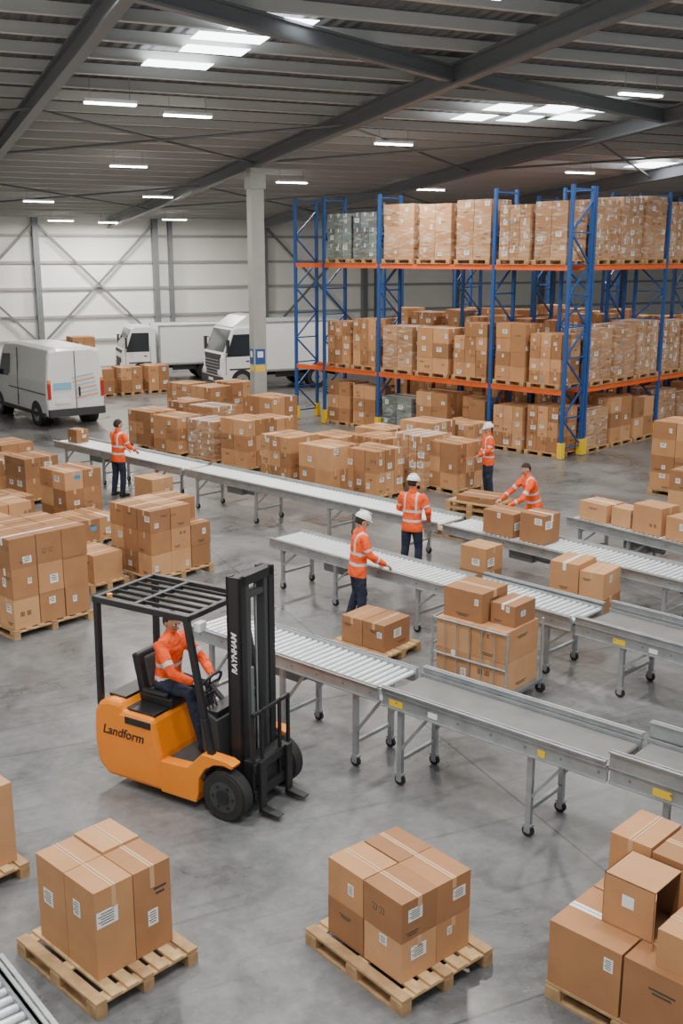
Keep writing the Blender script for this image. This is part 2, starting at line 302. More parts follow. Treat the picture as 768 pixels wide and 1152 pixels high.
# foreground right pile with an open carton
m=MB();pallet(m,1.3,1.3)
for i in range(2):
    for j in range(2): carton(m,(-.33+.64*i,-.33+.64*j,PH+.27),(.62,.62,.54),None,CB,True,True)
carton(m,(.1,.36,PH+.54+.22),(.62,.5,.44),None,CB,True,True)
carton(m,(-.42,.4,PH+.54+.22),(.36,.5,.44),None,CB,True,True)
cx,cy,cz,s=-.14,-.16,PH+.542,.42
c0=CB[0];i_=.010
for (a,b_,mt) in (((cx-s/2,cy-s/2,cz),(cx+s/2,cy+s/2,cz+.008),c0),((cx-s/2,cy-s/2,cz+s-.008),(cx+s/2,cy+s/2,cz+s),c0),((cx-s/2,cy-s/2,cz),(cx+s/2,cy-s/2+.008,cz+s),c0),((cx-s/2,cy+s/2-.008,cz),(cx+s/2,cy+s/2,cz+s),c0),((cx-s/2,cy-s/2,cz),(cx-s/2+.008,cy+s/2,cz+s),c0),
    ((cx-s/2+.009,cy-s/2+i_,cz+.009),(cx-s/2+.012,cy+s/2-i_,cz+s-.01),INSHADE),((cx-s/2+.01,cy+s/2-.013,cz+.009),(cx+s/2-.004,cy+s/2-.009,cz+s-.01),INSHADE),((cx-s/2+.01,cy-s/2+i_,cz+.009),(cx+s/2-.004,cy+s/2-i_,cz+.012),INSHADE)): m.bb(a,b_,mt)  # thin dark liners stand in for the shade inside
m.box((cx+s/2+.06,cy+s/2+.05,cz+s/2),(.16,.006,s),c0,rz=40);m.box((cx+s/2+.03,cy-s/2-.04,cz+s/2),(.1,.006,s),c0,rz=-65)
m.box((cx,cy-s/2-.002,cz+s*.6),(.1,.002,.1),LABEL)
carton(m,(.42,-.36,PH+.54+.15),(.42,.42,.30),None,CB,True,True)
m.obj('pallet_of_boxes',TR(2.52,7.30,0,-44),.004)

# ------------------------------------------------------------ pallet racking
u=V((.712,-.702,0));RA=math.degrees(math.atan2(u.y,u.x))
P0=V((1.2,34.8,0))
def rack(P,deg,xs,depth=1.0,H=7.5,lev=(1.95,5.38),guards=True):
    m=MB()
    for i,x in enumerate(xs):
        for y in (0,depth):
            m.box((x,y,H/2),(.10,.08,H),BLUE);m.box((x,y,.01),(.18,.16,.02),BLUE)
            if guards:m.box((x,y-.0,.24),(.17,.16,.46),YEL)
        z=.3;k=0
        while z<H-.9:
            m.bar((x,0,z),(x,depth,z),.04,.04,BLUE)
            a,b=((0,depth) if k%2 else (depth,0));m.bar((x,a,z),(x,b,z+.85),.045,.045,BLUE);z+=.85;k+=1
        m.bar((x,0,H-.1),(x,depth,H-.1),.04,.04,BLUE)
    for a,b in zip(xs,xs[1:]):
        for z in lev:
            for y in (-.0,depth): m.bb((a,y-.03,z-.14),(b,y+.03,z),ORB);
            n=int((b-a)/.9)
            for q in range(1,n+1): m.bb((a+(b-a)*q/(n+1)-.03,0,z-.06),(a+(b-a)*q/(n+1)+.03,depth,z-.005),ORB)
    o=m.obj('pallet_rack',TR(P.x,P.y,0,deg));bpy.context.view_layer.update();return o
def fill(ro,a,b,z,n,h,mats,depth=1.0,skip=(),deg=0):
    w=(b-a)/n
    for i in range(n):
        if i in skip: continue
        mt=R.choice(mats)
        L=min(w-.16,1.25);nx=R.choice([2,3]);hh=h*R.uniform(.82,1.03);nz=max(1,round(hh/R.choice([.36,.44,.52])))
        o=load(0,0,0,nx,2,nz,L,.98,hh,z0=z,mats=mt,pL=L+.04,pW=1.12,jit=.015,drop=((0,0,nz-1),) if (R.random()<.25 and mt is CB) else(),name='racked_pallet_load')
        o.parent=ro;o.matrix_local=TR(a+w*(i+.5),depth/2,z+.001)
r0=rack(P0,RA,[-3.9,-2.5,-.0,4.5,7.05])
fill(r0,-2.44,-.06,5.385,2,1.55,[CG]);fill(r0,-2.44,-.06,1.955,2,1.6,[CB]);fill(r0,-2.44,-.06,0,2,1.4,[CB])
for a,b,n_ in ((0,4.5,3),(4.5,7.05,2)):
    a+=.06;b-=.06
    fill(r0,a,b,5.385,n_,1.8,[CW])
    fill(r0,a,b,1.955,n_,1.6,[CB,CB,CW])
    if a<1:
        fill(r0,a,a+(b-a)/3,0,1,1.15,[CG]);fill(r0,a+(b-a)/3,b,0,2,1.35,[CB,CW])
    else: fill(r0,a,b,0,n_,1.35,[CB])
v=V((.702,.712,0));P1=P0+u*7.05+v*1.15
VA=math.degrees(math.atan2(v.y,v.x))
r1=rack(P1,VA,[.0,4.2,8.2,12.2])
for a,b in ((0.06,4.14),(4.26,8.14),(8.26,12.1)):
    fill(r1,a,b,5.385,3,1.8,[CW]);fill(r1,a,b,1.955,3,1.6,[CB,CW]);fill(r1,a,b,0,3,1.35,[CB,CW])
r2=rack(P0+v*4.3,RA,[-3.7,0,3.0,5.7],guards=False)
for a,b in ((-3.64,-.06),(.06,2.94),(3.06,5.64)):
    fill(r2,a,b,1.955,3,1.7,[CB]);fill(r2,a,b,0,3,1.4,[CB]);
    if a>0:fill(r2,a,b,5.385,3,1.2,[CB],skip=(1,))
r3=rack(P0+v*8.5,RA,[-3.7,0,3.0,5.7],guards=False)
for a,b in ((-3.64,-.06),(.06,2.94),(3.06,5.64)):
    fill(r3,a,b,1.955,3,1.7,[CB]);fill(r3,a,b,0,3,1.4,[CB])

# ------------------------------------------------------------ conveyors
def conveyor(P,deg,L,W=.75,z=.85,kind='roller',legs=(),name='roller_conveyor',guard=0,cast=True,pitch=.1):
    m=MB()
    for y in (0,W):
        m.bb((0,y-.02,z-.13),(L,y+.02,z+.035),STEEL);s=-1 if y==0 else 1
        m.bb((0,min(y,y+s*.045),z+.025),(L,max(y,y+s*.045),z+.035),STEEL);m.bb((0,min(y,y+s*.045),z-.13),(L,max(y,y+s*.045),z-.12),STEEL)
        if guard:m.bb((0,y+s*.03-.008,z+.03),(L,y+s*.03+.008,z+guard),STEEL);m.bb((0,min(y,y+s*.07),z+guard-.015),(L,max(y,y+s*.07),z+guard),STEEL)
        x=.2
        while x<L: m.cyl((x,y+s*.02,z-.05),(x,y+s*.03,z-.05),.012,STEELD,6);x+=.4
    if kind=='roller':
        x=.05
        while x<L-.02: m.cyl((x,.02,z-.02),(x,W-.02,z-.02),.031,ROLL,8);x+=pitch
    else:
        m.bb((.04,.03,z-.06),(L-.04,W-.03,z-.005),BELT);m.cyl((.05,.03,z-.035),(.05,W-.03,z-.035),.034,BELT,12);m.cyl((L-.05,.03,z-.035),(L-.05,W-.03,z-.035),.034,BELT,12)
    x=.4
    while x<L: m.bb((x-.02,0,z-.13),(x+.02,W,z-.09),STEELD);x+=.8
    for s in legs:
        for y in (.03,W-.03):
            m.bb((s-.03,y-.025,.13),(s+.03,y+.025,z-.12),STEEL);m.bb((s-.05,y-.03,.12),(s+.05,y+.03,.14),STEEL)
            if cast:
                m.bb((s-.035,y-.032,.05),(s+.035,y-.025,.13),STEEL);m.bb((s-.035,y+.025,.05),(s+.035,y+.032,.13),STEEL)
                m.cyl((s,y-.02,.062),(s,y+.02,.062),.062,RUB,16);m.cyl((s,y-.024,.062),(s,y+.024,.062),.025,STEEL,10)
            else: m.bb((s-.06,y-.05,0),(s+.06,y+.05,.13),STEEL)
            m.bar((s,y,.42),(s+.38,y,z-.12),.03,.03,STEEL)
        m.bb((s-.02,.03,.28),(s+.02,W-.03,.32),STEEL);m.bb((s-.02,.03,z-.2),(s+.02,W-.03,z-.16),STEEL)
    if kind=='belt': m.bb((legs[0]-.12,-.028,z-.1),(legs[0]+.06,-.022,z-.03),YEL);m.bb((legs[-1]+.1,-.028,z-.1),(legs[-1]+.18,-.022,z-.03),YEL);m.bb((legs[0]+.4,-.028,z-.09),(legs[0]+.52,-.022,z-.03),LABEL)
    if len(legs)>1 and L>3:
        x=legs[0]+.9;m.bb((x,.15,z-.34),(x+.5,.5,z-.14),STEELD);m.cyl((x+.5,.3,z-.25),(x+.75,.3,z-.25),.08,STEELD,12)
    return m.obj(name,TR(P[0],P[1],0,deg))
dF=math.degrees(math.atan2(-.657,.754))
zf=1.04
conveyor((-1.93,12.97),dF,3.10,.70,zf,'roller',(.35,1.6,2.75))
conveyor((.46,10.86),dF,2.68,.70,zf-.01,'belt',(.22,1.85),name='belt_conveyor',guard=.1)
conveyor((2.50,9.06),dF,3.2,.78,zf+.01,'belt',(.55,2.4),name='belt_conveyor',guard=.2)
conveyor((-1.25,18.0),-45,3.95,.75,.85,'roller',(.3,1.6,3.4))
conveyor((1.62,15.12),-45,2.1,.78,.87,'roller',(.4,1.7),guard=.08)
conveyor((3.16,13.6),-45,3.2,.85,.84,'belt',(.7,1.8),name='belt_conveyor',guard=.14)
dK=math.degrees(math.atan2(-.69,.724))
conveyor((-7.6,27.9),dK,5.4,.8,.85,'roller',(.5,2.2,4.4),guard=.05)
conveyor((-3.6,24.1),dK,7.4,.8,.85,'roller',(.4,2.4,4.6,6.6),guard=.05)
conveyor((1.86,18.9),-46.7,5.2,.8,.86,'roller',(.5,2.5,4.5),guard=.04)
conveyor((4.25,19.5),-52,3.4,.85,.85,'roller',(.3,1.4,2.6),name='transfer_conveyor')
conveyor((-2.96,6.02),-51,2.0,.7,.86,'roller',(.5,1.7),guard=.1)
def single(x,y,z,deg,s,n=1):
    m=MB();carton(m,(0,0,s[2]/2),s,None,CB,True,True);m.obj('cardboard_box',TR(x,y,z,deg),.004)
ct=.864
single(2.93,18.35,ct+.01,-46.7,(.66,.5,.42));single(3.42,17.83,ct+.01,-46.7,(.5,.46,.5))
single(4.86,19.4,ct,-52,(.62,.5,.34));single(5.23,18.93,ct,-52,(.42,.4,.34));single(5.60,18.47,ct,-52,(.6,.5,.5));single(6.0,17.95,ct,-52,(.5,.5,.4))
single(-6.95,27.85,ct,-43.6,(.42,.36,.34));
# wheeled cage trolley with cartons
m=MB()
m.bb((-.6,-.45,.16),(.6,.45,.2),STEELD)
for x in (-.58,.58):
    for y in(-.43,.43):
        m.cyl((x,y,.18),(x,y,1.05),.018,STEEL,8);m.cyl((x,y-.02,.07),(x,y+.02,.07),.07,RUB,14);m.bb((x-.02,y-.03,.07),(x+.02,y+.03,.17),STEEL)
for s in (-.43,):
    for z in (.55,1.03): m.cyl((-.58,s,z),(.58,s,z),.016,STEEL,8)
    for k in range(1,6): m.cyl((-.58+k*.193,s,.2),(-.58+k*.193,s,1.03),.008,STEEL,6)
for x in(-.58,):
    for z in (.4,.66,1.03): m.cyl((x,-.43,z),(x,.43,z),.016,STEEL,8)
for k in range(2):
    for i in range(2):
        carton(m,(-.27+.54*i,0,.2+.21+.42*k),(.53,.78,.415),None,CB,True,True)
carton(m,(-.2,.0,1.04+.2),(.6,.6,.4),None,CB,True,True);carton(m,(.32,.1,1.04+.14),(.36,.5,.28),None,CB,True,True)
m.obj('cage_trolley',TR(1.93,13.35,0,-41))

# ------------------------------------------------------------ people
def hand(m,w,d,side,mt,S=1,curl=.6):
    d=V(d).normalized();dn=V((0,0,-1));dn=(dn-d*dn.dot(d));
    if dn.length<.2: dn=V((-side,.3,0))-d*V((-side,.3,0)).dot(d)
    dn.normalize();a=d.cross(dn).normalized()
    if (a.x*side)>0: a=-a
    m.tube([w-d*.02,w+d*.02,w+d*.06,w+d*.095],[(.027*S,.02*S),(.036*S,.018*S),(.043*S,.016*S),(.040*S,.012*S)],mt,12,a)
    for k,(o,L) in enumerate(((.031,.07),(.011,.08),(-.010,.074),(-.030,.058))):
        b=w+d*.088*S+a*o*S;c1=curl*.6;c2=curl*1.3
        p1=b+(d*math.cos(c1)+dn*math.sin(c1))*L*.45*S;p2=p1+(d*math.cos(c2)+dn*math.sin(c2))*L*.3*S;p3=p2+(d*math.cos(c2+.5)+dn*math.sin(c2+.5))*L*.25*S
        m.tube([b-d*.01,b,p1,p2,p3],[.009*S,.0095*S,.0088*S,.008*S,.006*S],mt,8,a)
    b=w+d*.03*S+a*.03*S;p1=b+(d*.6+a*.7+dn*.3).normalized()*.038*S;p2=p1+(d*.8+a*.3+dn*.45).normalized()*.03*S
    m.tube([b-a*.012,b,p1,p2],[.013*S,.012*S,.0105*S,.007*S],mt,8,d)
def head(m,c,yaw,pitch,S,hair,helmet):
    M=Matrix.Translation(c)@Matrix.Rotation(yaw,4,'Z')@Matrix.Rotation(-pitch,4,'X')@Matrix.Scale(S,4)
    def f(p):
        q=p.copy()
        if p.z<0: q.x*=1+.28*p.z;q.y=p.y*(1+.12*p.z)+(-p.z)*.10
        if p.y>0: q.y*=.95
        return q
    m.ell((0,0,0),(.078,.098,.120),SKIN,M,20,16,f)
    m.tube([(0,.092,.012),(0,.104,-.012),(0,.112,-.030),(0,.095,-.038)],[(.008,.006),(.010,.010),(.016,.012),(.010,.006)],SKIN,8,(1,0,0),M)
    for s in(-1,1):
        m.ell((s*.031,.083,.008),(.013,.010,.008),EYEW,M,10,6);m.ell((s*.031,.091,.008),(.006,.004,.006),INK,M,8,6)
        m.box((s*.031,.094,.026),(.03,.008,.006),HAIR,M,rz=-s*10)
        m.ell((s*.080,-.004,-.008),(.010,.020,.031),SKIN,M,10,8)
    m.ell((0,.092,-.060),(.024,.010,.004),LIP,M,10,6);m.ell((0,.090,-.067),(.019,.010,.005),LIP,M,10,6)
    def hf(p):
        q=p.copy()
        if p.y>.0: q.z=max(q.z,.28+.25*p.y);
        return q
    m.ell((0,-.010,.014),(.085,.102,.118),hair,M,20,14,hf,-.55)
    if helmet:
        m.ell((0,-.004,.048),(.105,.128,.112),helmet,M,22,12,None,-.02)
        m.tube([(0,.0,.046),(0,0,.052)],[(.112,.136),(.112,.136)],helmet,24,(1,0,0),M)
        m.tube([(0,.10,.044),(0,.155,.036)],[(.085,.006),(.05,.004)],helmet,12,(1,0,0),M)
        m.tube([(0,-.10,.155),(0,0,.166),(0,.10,.15)],[(.014,.008)]*3,helmet,8,(1,0,0),M)
def person(x,y,z,heading,H=1.75,lean=0.05,arms=None,legs=None,hip=(0,0,.93),helmet=HELM,hair=HAIR,hands=SKIN,yaw=0,pitch=.15,name='warehouse_worker',straps=True):
    hip=V(hip);up=V((0,math.sin(lean),math.cos(lean)))
    P=lambda h:hip+up*h
    body=MB();segs=[]
    body.tube([P(h) for h in(-.15,-.13,-.06,.05,.17,.3,.42,.5,.55,.60,.66)],[(.12,.10),(.172,.132),(.178,.138),(.172,.134),(.168,.128),(.184,.136),(.197,.132),(.165,.108),(.085,.075),(.058,.058),(.055,.055)],HIV,20)
    segs.append(('torso',P(-.1),P(.48),.14));segs.append(('neck',P(.58),P(.68),.055))
    arms=arms or [((.27,.03,1.17),(.22,.2,.98)),((-.27,.03,1.17),(-.22,.2,.98))]
    hm=MB()
    for (e,w),s in zip(arms,(1,-1)):
        sh=P(.475)+V((s*.185,0,0));e=V(e);w=V(w)
        body.tube([P(.46)+V((s*.10,0,0)),sh,sh.lerp(e,.35),sh.lerp(e,.8),e,e.lerp(w,.4),e.lerp(w,.85),w],[.06,.075,.070,.058,.060,.056,.046,.038],HIV,14,(0,1,0) if abs((e-sh).normalized().y)<.8 else (1,0,0))
        segs.append(('uarm',sh,e,.06));segs.append(('farm',e,w,.045))
        hand(hm,w,w-e,s,hands)
    legs=legs or [((.115,.03,.50),(.13,-.02,.10)),((-.115,.0,.50),(-.14,-.05,.10))]
    for (k,a),s in zip(legs,(1,-1)):
        h=hip+V((s*.092,0,-.03));k=V(k);a=V(a)
        body.tube([h+(h-k).normalized()*.05,h,h.lerp(k,.4),k,k.lerp(a,.4),k.lerp(a,.85),a+(k-a)*.05],[.08,.098,.092,.071,.069,.060,.062],NAVY,16,(1,0,0))
        segs.append(('thigh',h,k,.085));segs.append(('shin',k,a,.058))
        fw=V((s*.12,1,0)).normalized()
        base=V((a.x,a.y,a.z-.1))
        body.tube([a+V((0,0,.06)),a+V((0,0,-.02)),a+V((0,0,-.06))],[.056,.058,.05],BOOT,14)
        body.tube([base-fw*.075+V((0,0,.045)),base-fw*.05+V((0,0,.045)),base+fw*.05+V((0,0,.045)),base+fw*.14+V((0,0,.04)),base+fw*.19+V((0,0,.032))],[(.03,.03),(.043,.045),(.047,.045),(.048,.038),(.03,.022)],BOOT,14,(1,0,0))
        segs.append(('boot',base-fw*.05+V((0,0,.05)),base+fw*.17+V((0,0,.04)),.045));segs.append(('boot',a+V((0,0,.05)),a-V((0,0,.05)),.055))
    tmp=body.obj('tmp_body')
    r=tmp.modifiers.new('r','REMESH');r.mode='VOXEL';r.voxel_size=.014;sm=tmp.modifiers.new('s','SMOOTH');sm.factor=.5;sm.iterations=5
    dg=bpy.context.evaluated_depsgraph_get();dg.update();me=bpy.data.meshes.new_from_object(tmp.evaluated_get(dg));bpy.data.objects.remove(tmp)
    me.materials.clear();ML=[HIV,REFL,NAVY,SKIN,BOOT]
    for q in ML: me.materials.append(q)
    for p in me.polygons:
        c=p.center;best=None
        for nm,a,b,rr in segs:
            ab=b-a;tt=max(0,min(1,(c-a).dot(ab)/ab.dot(ab)));d=(c-(a+ab*tt)).length/rr
            if best is None or d<best[0]: best=(d,nm,tt)
        nm,tt=best[1],best[2];i=0;h=(c-hip).dot(up)
        if nm=='torso':
            if .04<h<.085 or .20<h<.245:i=1
            elif h>=.24 and .085<abs(c.x)<.12 and straps:i=1
            elif h<-.13:i=2
        elif nm=='neck': i=3 if h>.565 else 0
        elif nm=='uarm': i=1 if .60<tt<.74 else 0
        elif nm=='farm': i=1 if (.38<tt<.5 and straps) else 0
        elif nm in('thigh','shin'):
            i=2
            if nm=='thigh' and h>-.13 and abs(lean)<.6 and hip.z>.85 and name!='forklift_driver': i=0
        elif nm=='boot': i=4
        p.material_index=i;p.use_smooth=True
    sc=H/1.75;M=TR(x,y,z,heading-90)@Matrix.Scale(sc,4)
    o=bpy.data.objects.new(name,me);COL.objects.link(o);o.matrix_world=M
    head(hm,P(.70),yaw,pitch+lean*.5,1,hair,helmet);h=hm.obj('head_and_hands',None,0,o)
    return o
fr=[((.26,.10,1.16),(.17,.36,1.02)),((-.26,.10,1.16),(-.17,.36,1.02))]
person(-5.35,25.15,0,50,1.86,.06,fr,helmet=None,yaw=-.3)
person(1.27,18.62,0,65,1.84,.04,[((.28,.02,1.17),(.22,.22,.98)),((-.27,.06,1.17),(-.16,.28,1.06))],yaw=-.3)
person(.25,15.92,0,15,1.82,.10,[((.25,.12,1.15),(.17,.38,.98)),((-.24,.12,1.13),(-.14,.36,.92))],legs=[((.11,.04,.50),(.12,.02,.1)),((-.12,.02,.5),(-.14,-.10,.1))],pitch=.35)
person(3.5,25.0,0,190,1.78,.03,[((.27,.0,1.17),(.22,.16,.98)),((-.27,.08,1.17),(-.16,.30,1.04))],yaw=.2)
person(3.72,20.45,0,195,1.78,.30,[((.27,.30,1.10),(.2,.54,.98)),((-.27,.30,1.06),(-.2,.56,.93))],legs=[((.13,.06,.48),(.14,.02,.1)),((-.13,-.03,.5),(-.16,-.22,.1))],hip=(0,-.08,.91),helmet=None,pitch=.1,yaw=.2)

# ------------------------------------------------------------ forklift
fk=bpy.data.objects.new('forklift',None);COL.objects.link(fk);fk.matrix_world=TR(-1.42,10.72,0,-31)
def wheel(m,x,y,r,w,hub=STEELD,side=1):
    m.cyl((x,y-w/2,r),(x,y+w/2,r),r*.93,RUB,36);m.cyl((x,y-w*.4,r),(x,y+w*.4,r),r,RUB,36)
    m.cyl((x,y-w/2-.004,r),(x,y+w/2+.004,r),r*.62,hub,28);m.cyl((x,y-w/2-.012,r),(x,y+w/2+.012,r),r*.30,BLACK,20)
    for k in range(6):
        a=k*math.pi/3
        for s in(-1,1): m.cyl((x+math.cos(a)*r*.46,y+s*(w/2),r+math.sin(a)*r*.46),(x+math.cos(a)*r*.46,y+s*(w/2+.014),r+math.sin(a)*r*.46),.018,BLACK,8)
m=MB()
m.prof([(-1.02,.10),(-1.17,.22),(-1.21,.5),(-1.19,.82),(-1.11,.96),(-.98,1.0),(-.80,1.0),(-.78,.90),(-.36,.90),(-.27,.5),(-.25,.10)],-.54,.54,ORG)
m.obj('counterweight_body',None,.05,fk,True)
m=MB()
for s in(-1,1):
    y0,y1=(s*.54,s*.40)
    pts=[(-.27,.10),(.20,.10)]+[(.57-.34*math.cos(a),.27+.34*math.sin(a)) for a in [math.radians(q) for q in (-10,20,45,70,90,108)]]+[(.70,.64),(.62,.67),(.30,.68),(.10,.48),(-.27,.46)]
    m.prof(pts,min(y0,y1),max(y0,y1),ORG)
m.obj('side_sills',None,.012,fk,True)
m=MB()
m.bb((-.30,-.5,.38),(.30,.5,.44),DGREY)
m.bb((-.25,-.38,.12),(.46,.38,.38),DGREY)
m.prof([(.22,.44),(.16,.98),(.24,1.06),(.38,1.0),(.42,.44)],-.38,.38,DGREY)
m.bb((.18,-.34,.98),(.36,.34,1.08),BLACK)
m.bb((-1.06,-.42,.985),(-.82,.42,1.02),BLACK)
for k in range(7): m.bb((-1.215,-.3,.5+k*.05),(-1.19,.3,.52+k*.05),BLACK)
m.bb((-.78,-.47,.895),(-.38,.47,.925),BLACK)
m.bb((-.74,-.548,.78),(-.38,-.538,.86),BLACK)
m.obj('cowl_and_floor',None,.012,fk,True)
m=MB();X=-.15
m.box((-.42+X,0,.965),(.46,.46,.11),BLACK);m.box((-.40+X,0,1.03),(.40,.30,.05),DGREY);m.box((-.66+X,0,1.22),(.10,.44,.46),BLACK,ry=-12);m.box((-.61+X,0,1.22),(.06,.28,.36),DGREY,ry=-12)
for s in(-1,1): m.box((-.42+X,s*.22,1.05),(.36,.07,.06),BLACK)
m.obj('seat',None,.03,fk)
m=MB()
m.cyl((.22,0,1.02),(.02,0,1.19),.03,BLACK,12)
c=V((.0,0,1.20));n_=V((-.84,0,.54)).normalized();a_=V((0,1,0));b_=n_.cross(a_)
ring=[c+(a_*math.cos(k*2*math.pi/24)+b_*math.sin(k*2*math.pi/24))*.17 for k in range(25)]
for p,q in zip(ring,ring[1:]): m.cyl(p,q,.016,BLACK,8)
for k in range(3):
    a=k*2.094; m.cyl(c,c+(a_*math.cos(a)+b_*math.sin(a))*.17,.012,BLACK,6)
for k in range(3): m.cyl((.26,-.2-.06*k,1.05),(.20,-.2-.06*k,1.22),.008,BLACK,6);m.ell((.20,-.2-.06*k,1.23),(.018,.018,.018),BLACK,None,8,6)
m.obj('steering_wheel',None,0,fk)
m=MB()
for s in(-1,1):
    y=s*.47
    m.bar((-1.14,y,.88),(-1.12,y,2.10),.07,.06,BLACK,up=(1,0,0))
    m.bar((.38,y,.66),(.30,y,1.05),.07,.07,BLACK,up=(1,0,0));m.bar((.30,y,1.05),(.10,y,2.10),.06,.07,BLACK,up=(1,0,0))
    m.bar((-1.16,y,2.10),(.15,y,2.10),.07,.07,BLACK)
for x in(-1.14,-.62,.12): m.bar((x,-.5,2.10),(x,.5,2.10),.06,.06,BLACK)
for k in range(1,6): m.bar((-1.1,-.47+k*.157,2.11),(.12,-.47+k*.157,2.11),.025,.04,BLACK)
m.cyl((-1.0,-.4,2.1),(-1.0,-.4,2.16),.03,AMB,12);m.box((.19,-.36,2.0),(.08,.12,.1),HEADL);m.box((.19,.36,2.0),(.08,.12,.1),HEADL)
m.obj('overhead_guard',None,.01,fk)
m=MB();X=-.32
for s in(-1,1):
    y=s*.25
    m.bb((.80+X,y-.05,.09),(.84+X,y+.05,2.56),BLACK);m.bb((.94+X,y-.05,.09),(.98+X,y+.05,2.56),BLACK);m.bb((.80+X,y+s*.03,.09),(.98+X,y+s*.05,2.56),BLACK)
    y=s*.16;m.bb((.83+X,y-.03,.14),(.97+X,y+.03,2.46),DGREY)
    m.cyl((.78+X,s*.10,.2),(.78+X,s*.10,2.3),.03,STEELD,12);m.cyl((.9+X,s*.07,.3),(.9+X,s*.07,2.4),.012,STEEL,6)
for z in(.3,1.1,2.42): m.bb((.79+X,-.28,z),(.83+X,.28,z+.1),BLACK)
m.bb((.86+X,-.28,2.46),(.98+X,.28,2.56),BLACK);m.bb((.84+X,-.16,2.3),(.96+X,.16,2.36),DGREY)
m.cyl((.86+X,0,.2),(.86+X,0,1.5),.045,STEELD,14)
X=-.22
m.bb((.62,-.3,.22),(1.0+X,.3,.6),BLACK)
for z in(.20,.50): m.bb((1.0+X,-.34,z),(1.05+X,.34,z+.1),BLACK)
for y in(-.32,-.16,.16,.32): m.bb((1.0+X,y-.02,.20),(1.03+X,y+.02,1.15),BLACK)
m.bb((1.0+X,-.34,1.11),(1.03+X,.34,1.15),BLACK)
for s in (-1,1): m.bb((1.05+X,s*.24-.05,.05),(1.09+X,s*.24+.05,.62),BLACK);m.prof([(1.05+X,.05),(1.30+X,.05),(1.30+X,.065),(1.09+X,.10),(1.05+X,.10)],s*.24-.05,s*.24+.05,BLACK)
m.obj('mast_and_carriage',None,.006,fk,True)
m=MB();wheel(m,.57,-.47,.27,.17,DGREY);wheel(m,.57,.47,.27,.17,DGREY);wheel(m,-.85,0,.2,.3,DGREY);m.obj('wheels',None,.01,fk)
def text(s,size,M,parent,mt,name):
    cu=bpy.data.curves.new(name,'FONT');cu.body=s;cu.size=size;cu.extrude=.002;cu.shear=.25;cu.offset=.002;cu.align_x='CENTER';cu.materials.append(mt)
    o=bpy.data.objects.new(name,cu);COL.objects.link(o);o.parent=parent;o.matrix_local=M
RX=Matrix.Rotation(math.radians(90),4,'X')
text('Landform',.15,Matrix.Translation((-.78,-.542,.60))@RX,fk,BLACK,'side_lettering')
text('RAYNHAM',.09,Matrix.Translation((.92-.32,-.302,1.75))@RX@Matrix.Rotation(math.radians(90),4,'Z'),fk,LABEL,'mast_lettering')
W=fk.matrix_world@V((-.58,0,0))
person(W.x,W.y,.0,-31,1.72,.12,[((.27,.30,1.36),(.16,.50,1.27)),((-.27,.30,1.36),(-.16,.50,1.25))],legs=[((.13,.42,1.12),(.12,.58,.56)),((-.13,.42,1.12),(-.12,.56,.56))],hip=(0,0,1.15),helmet=None,hands=GLOV,name='forklift_driver',pitch=.2,yaw=-.1,straps=False)

# ------------------------------------------------------------ vehicles
def vwheel(m,x,y,r=.36,w=.22):
    m.cyl((x,y-w/2,r),(x,y+w/2,r),r,RUB,28);m.cyl((x,y-w/2-.01,r),(x,y+w/2+.01,r),r*.6,STEEL,20);m.cyl((x,y-w/2-.02,r),(x,y+w/2+.02,r),r*.2,DGREY,12)
van=bpy.data.objects.new('delivery_van',None);COL.objects.link(van)
van.matrix_world=TR(-10.6,38.0,0,127)@Matrix.Scale(1.04,4)
m=MB();st=[(-2.7,.96,.42,2.46),(-2.62,.99,.38,2.56),(0,1.0,.38,2.6),(1.1,1.0,.38,2.55),(1.35,.99,.38,2.42),(1.95,.97,.38,1.50),(2.45,.93,.4,1.22),(2.65,.85,.45,1.0)]
def ring(x,w,zb,zt): 
    h=zt-zb
    return [(x,-w*.96,zb),(x,-w,zb+h*.25),(x,-w*.99,zb+h*.5),(x,-w*.92,zb+h*.86),(x,-w*.84,zb+h*.97),(x,-w*.6,zt),(x,w*.6,zt),(x,w*.84,zb+h*.97),(x,w*.92,zb+h*.86),(x,w*.99,zb+h*.5),(x,w,zb+h*.25),(x,w*.96,zb)]
vs=[p for s in st for p in ring(*s)];N=12
fs=[(i*N+k,i*N+(k+1)%N,(i+1)*N+(k+1)%N,(i+1)*N+k) for i in range(len(st)-1) for k in range(N)]+[tuple(range(N-1,-1,-1)),tuple(range((len(st)-1)*N,len(st)*N))]
m.add(vs,fs,WHITE)
m.obj('body_shell',None,.03,van,True)
m=MB()
m.add([(1.37,-.72,2.42),(1.37,.72,2.42),(1.97,.80,1.54),(1.97,-.80,1.54)],[(0,3,2,1)],GLASS)
for s in(-1,1):
    m.add([(.45,s*.990,1.45),(1.5,s*1.005,1.42),(1.15,s*.950,2.15),(.45,s*.950,2.2)],[(0,1,2,3)],GLASS)
    m.box((-1.0,s*1.0,1.1),(3.2,.02,.03),DGREY);m.box((-.25,s*.985,1.5),(.02,.03,1.9),DGREY,rx=s*2);m.box((1.7,s*1.12,1.45),(.1,.22,.26),BLACK)
    m.box((0,s*.98,.42),(5.0,.06,.12),DGREY)
    m.box((-2.71,s*.9,1.2),(.05,.10,.5),RED);m.box((-2.715,s*.9,1.5),(.04,.10,.12),AMB)
    for x in(-1.75,1.7): vwheel(m,x,s*.88);m.cyl((x,s*.6,.40),(x,s*.999,.40),.43,BLACK,28)
m.bb((-2.80,-.95,.38),(-2.66,.95,.62),DGREY);m.box((-2.712,0,1.5),(.02,.02,1.9),DGREY)
m.box((-2.73,.45,.85),(.02,.5,.12),LABEL);m.box((-2.72,-.12,1.15),(.04,.05,.3),BLACK)
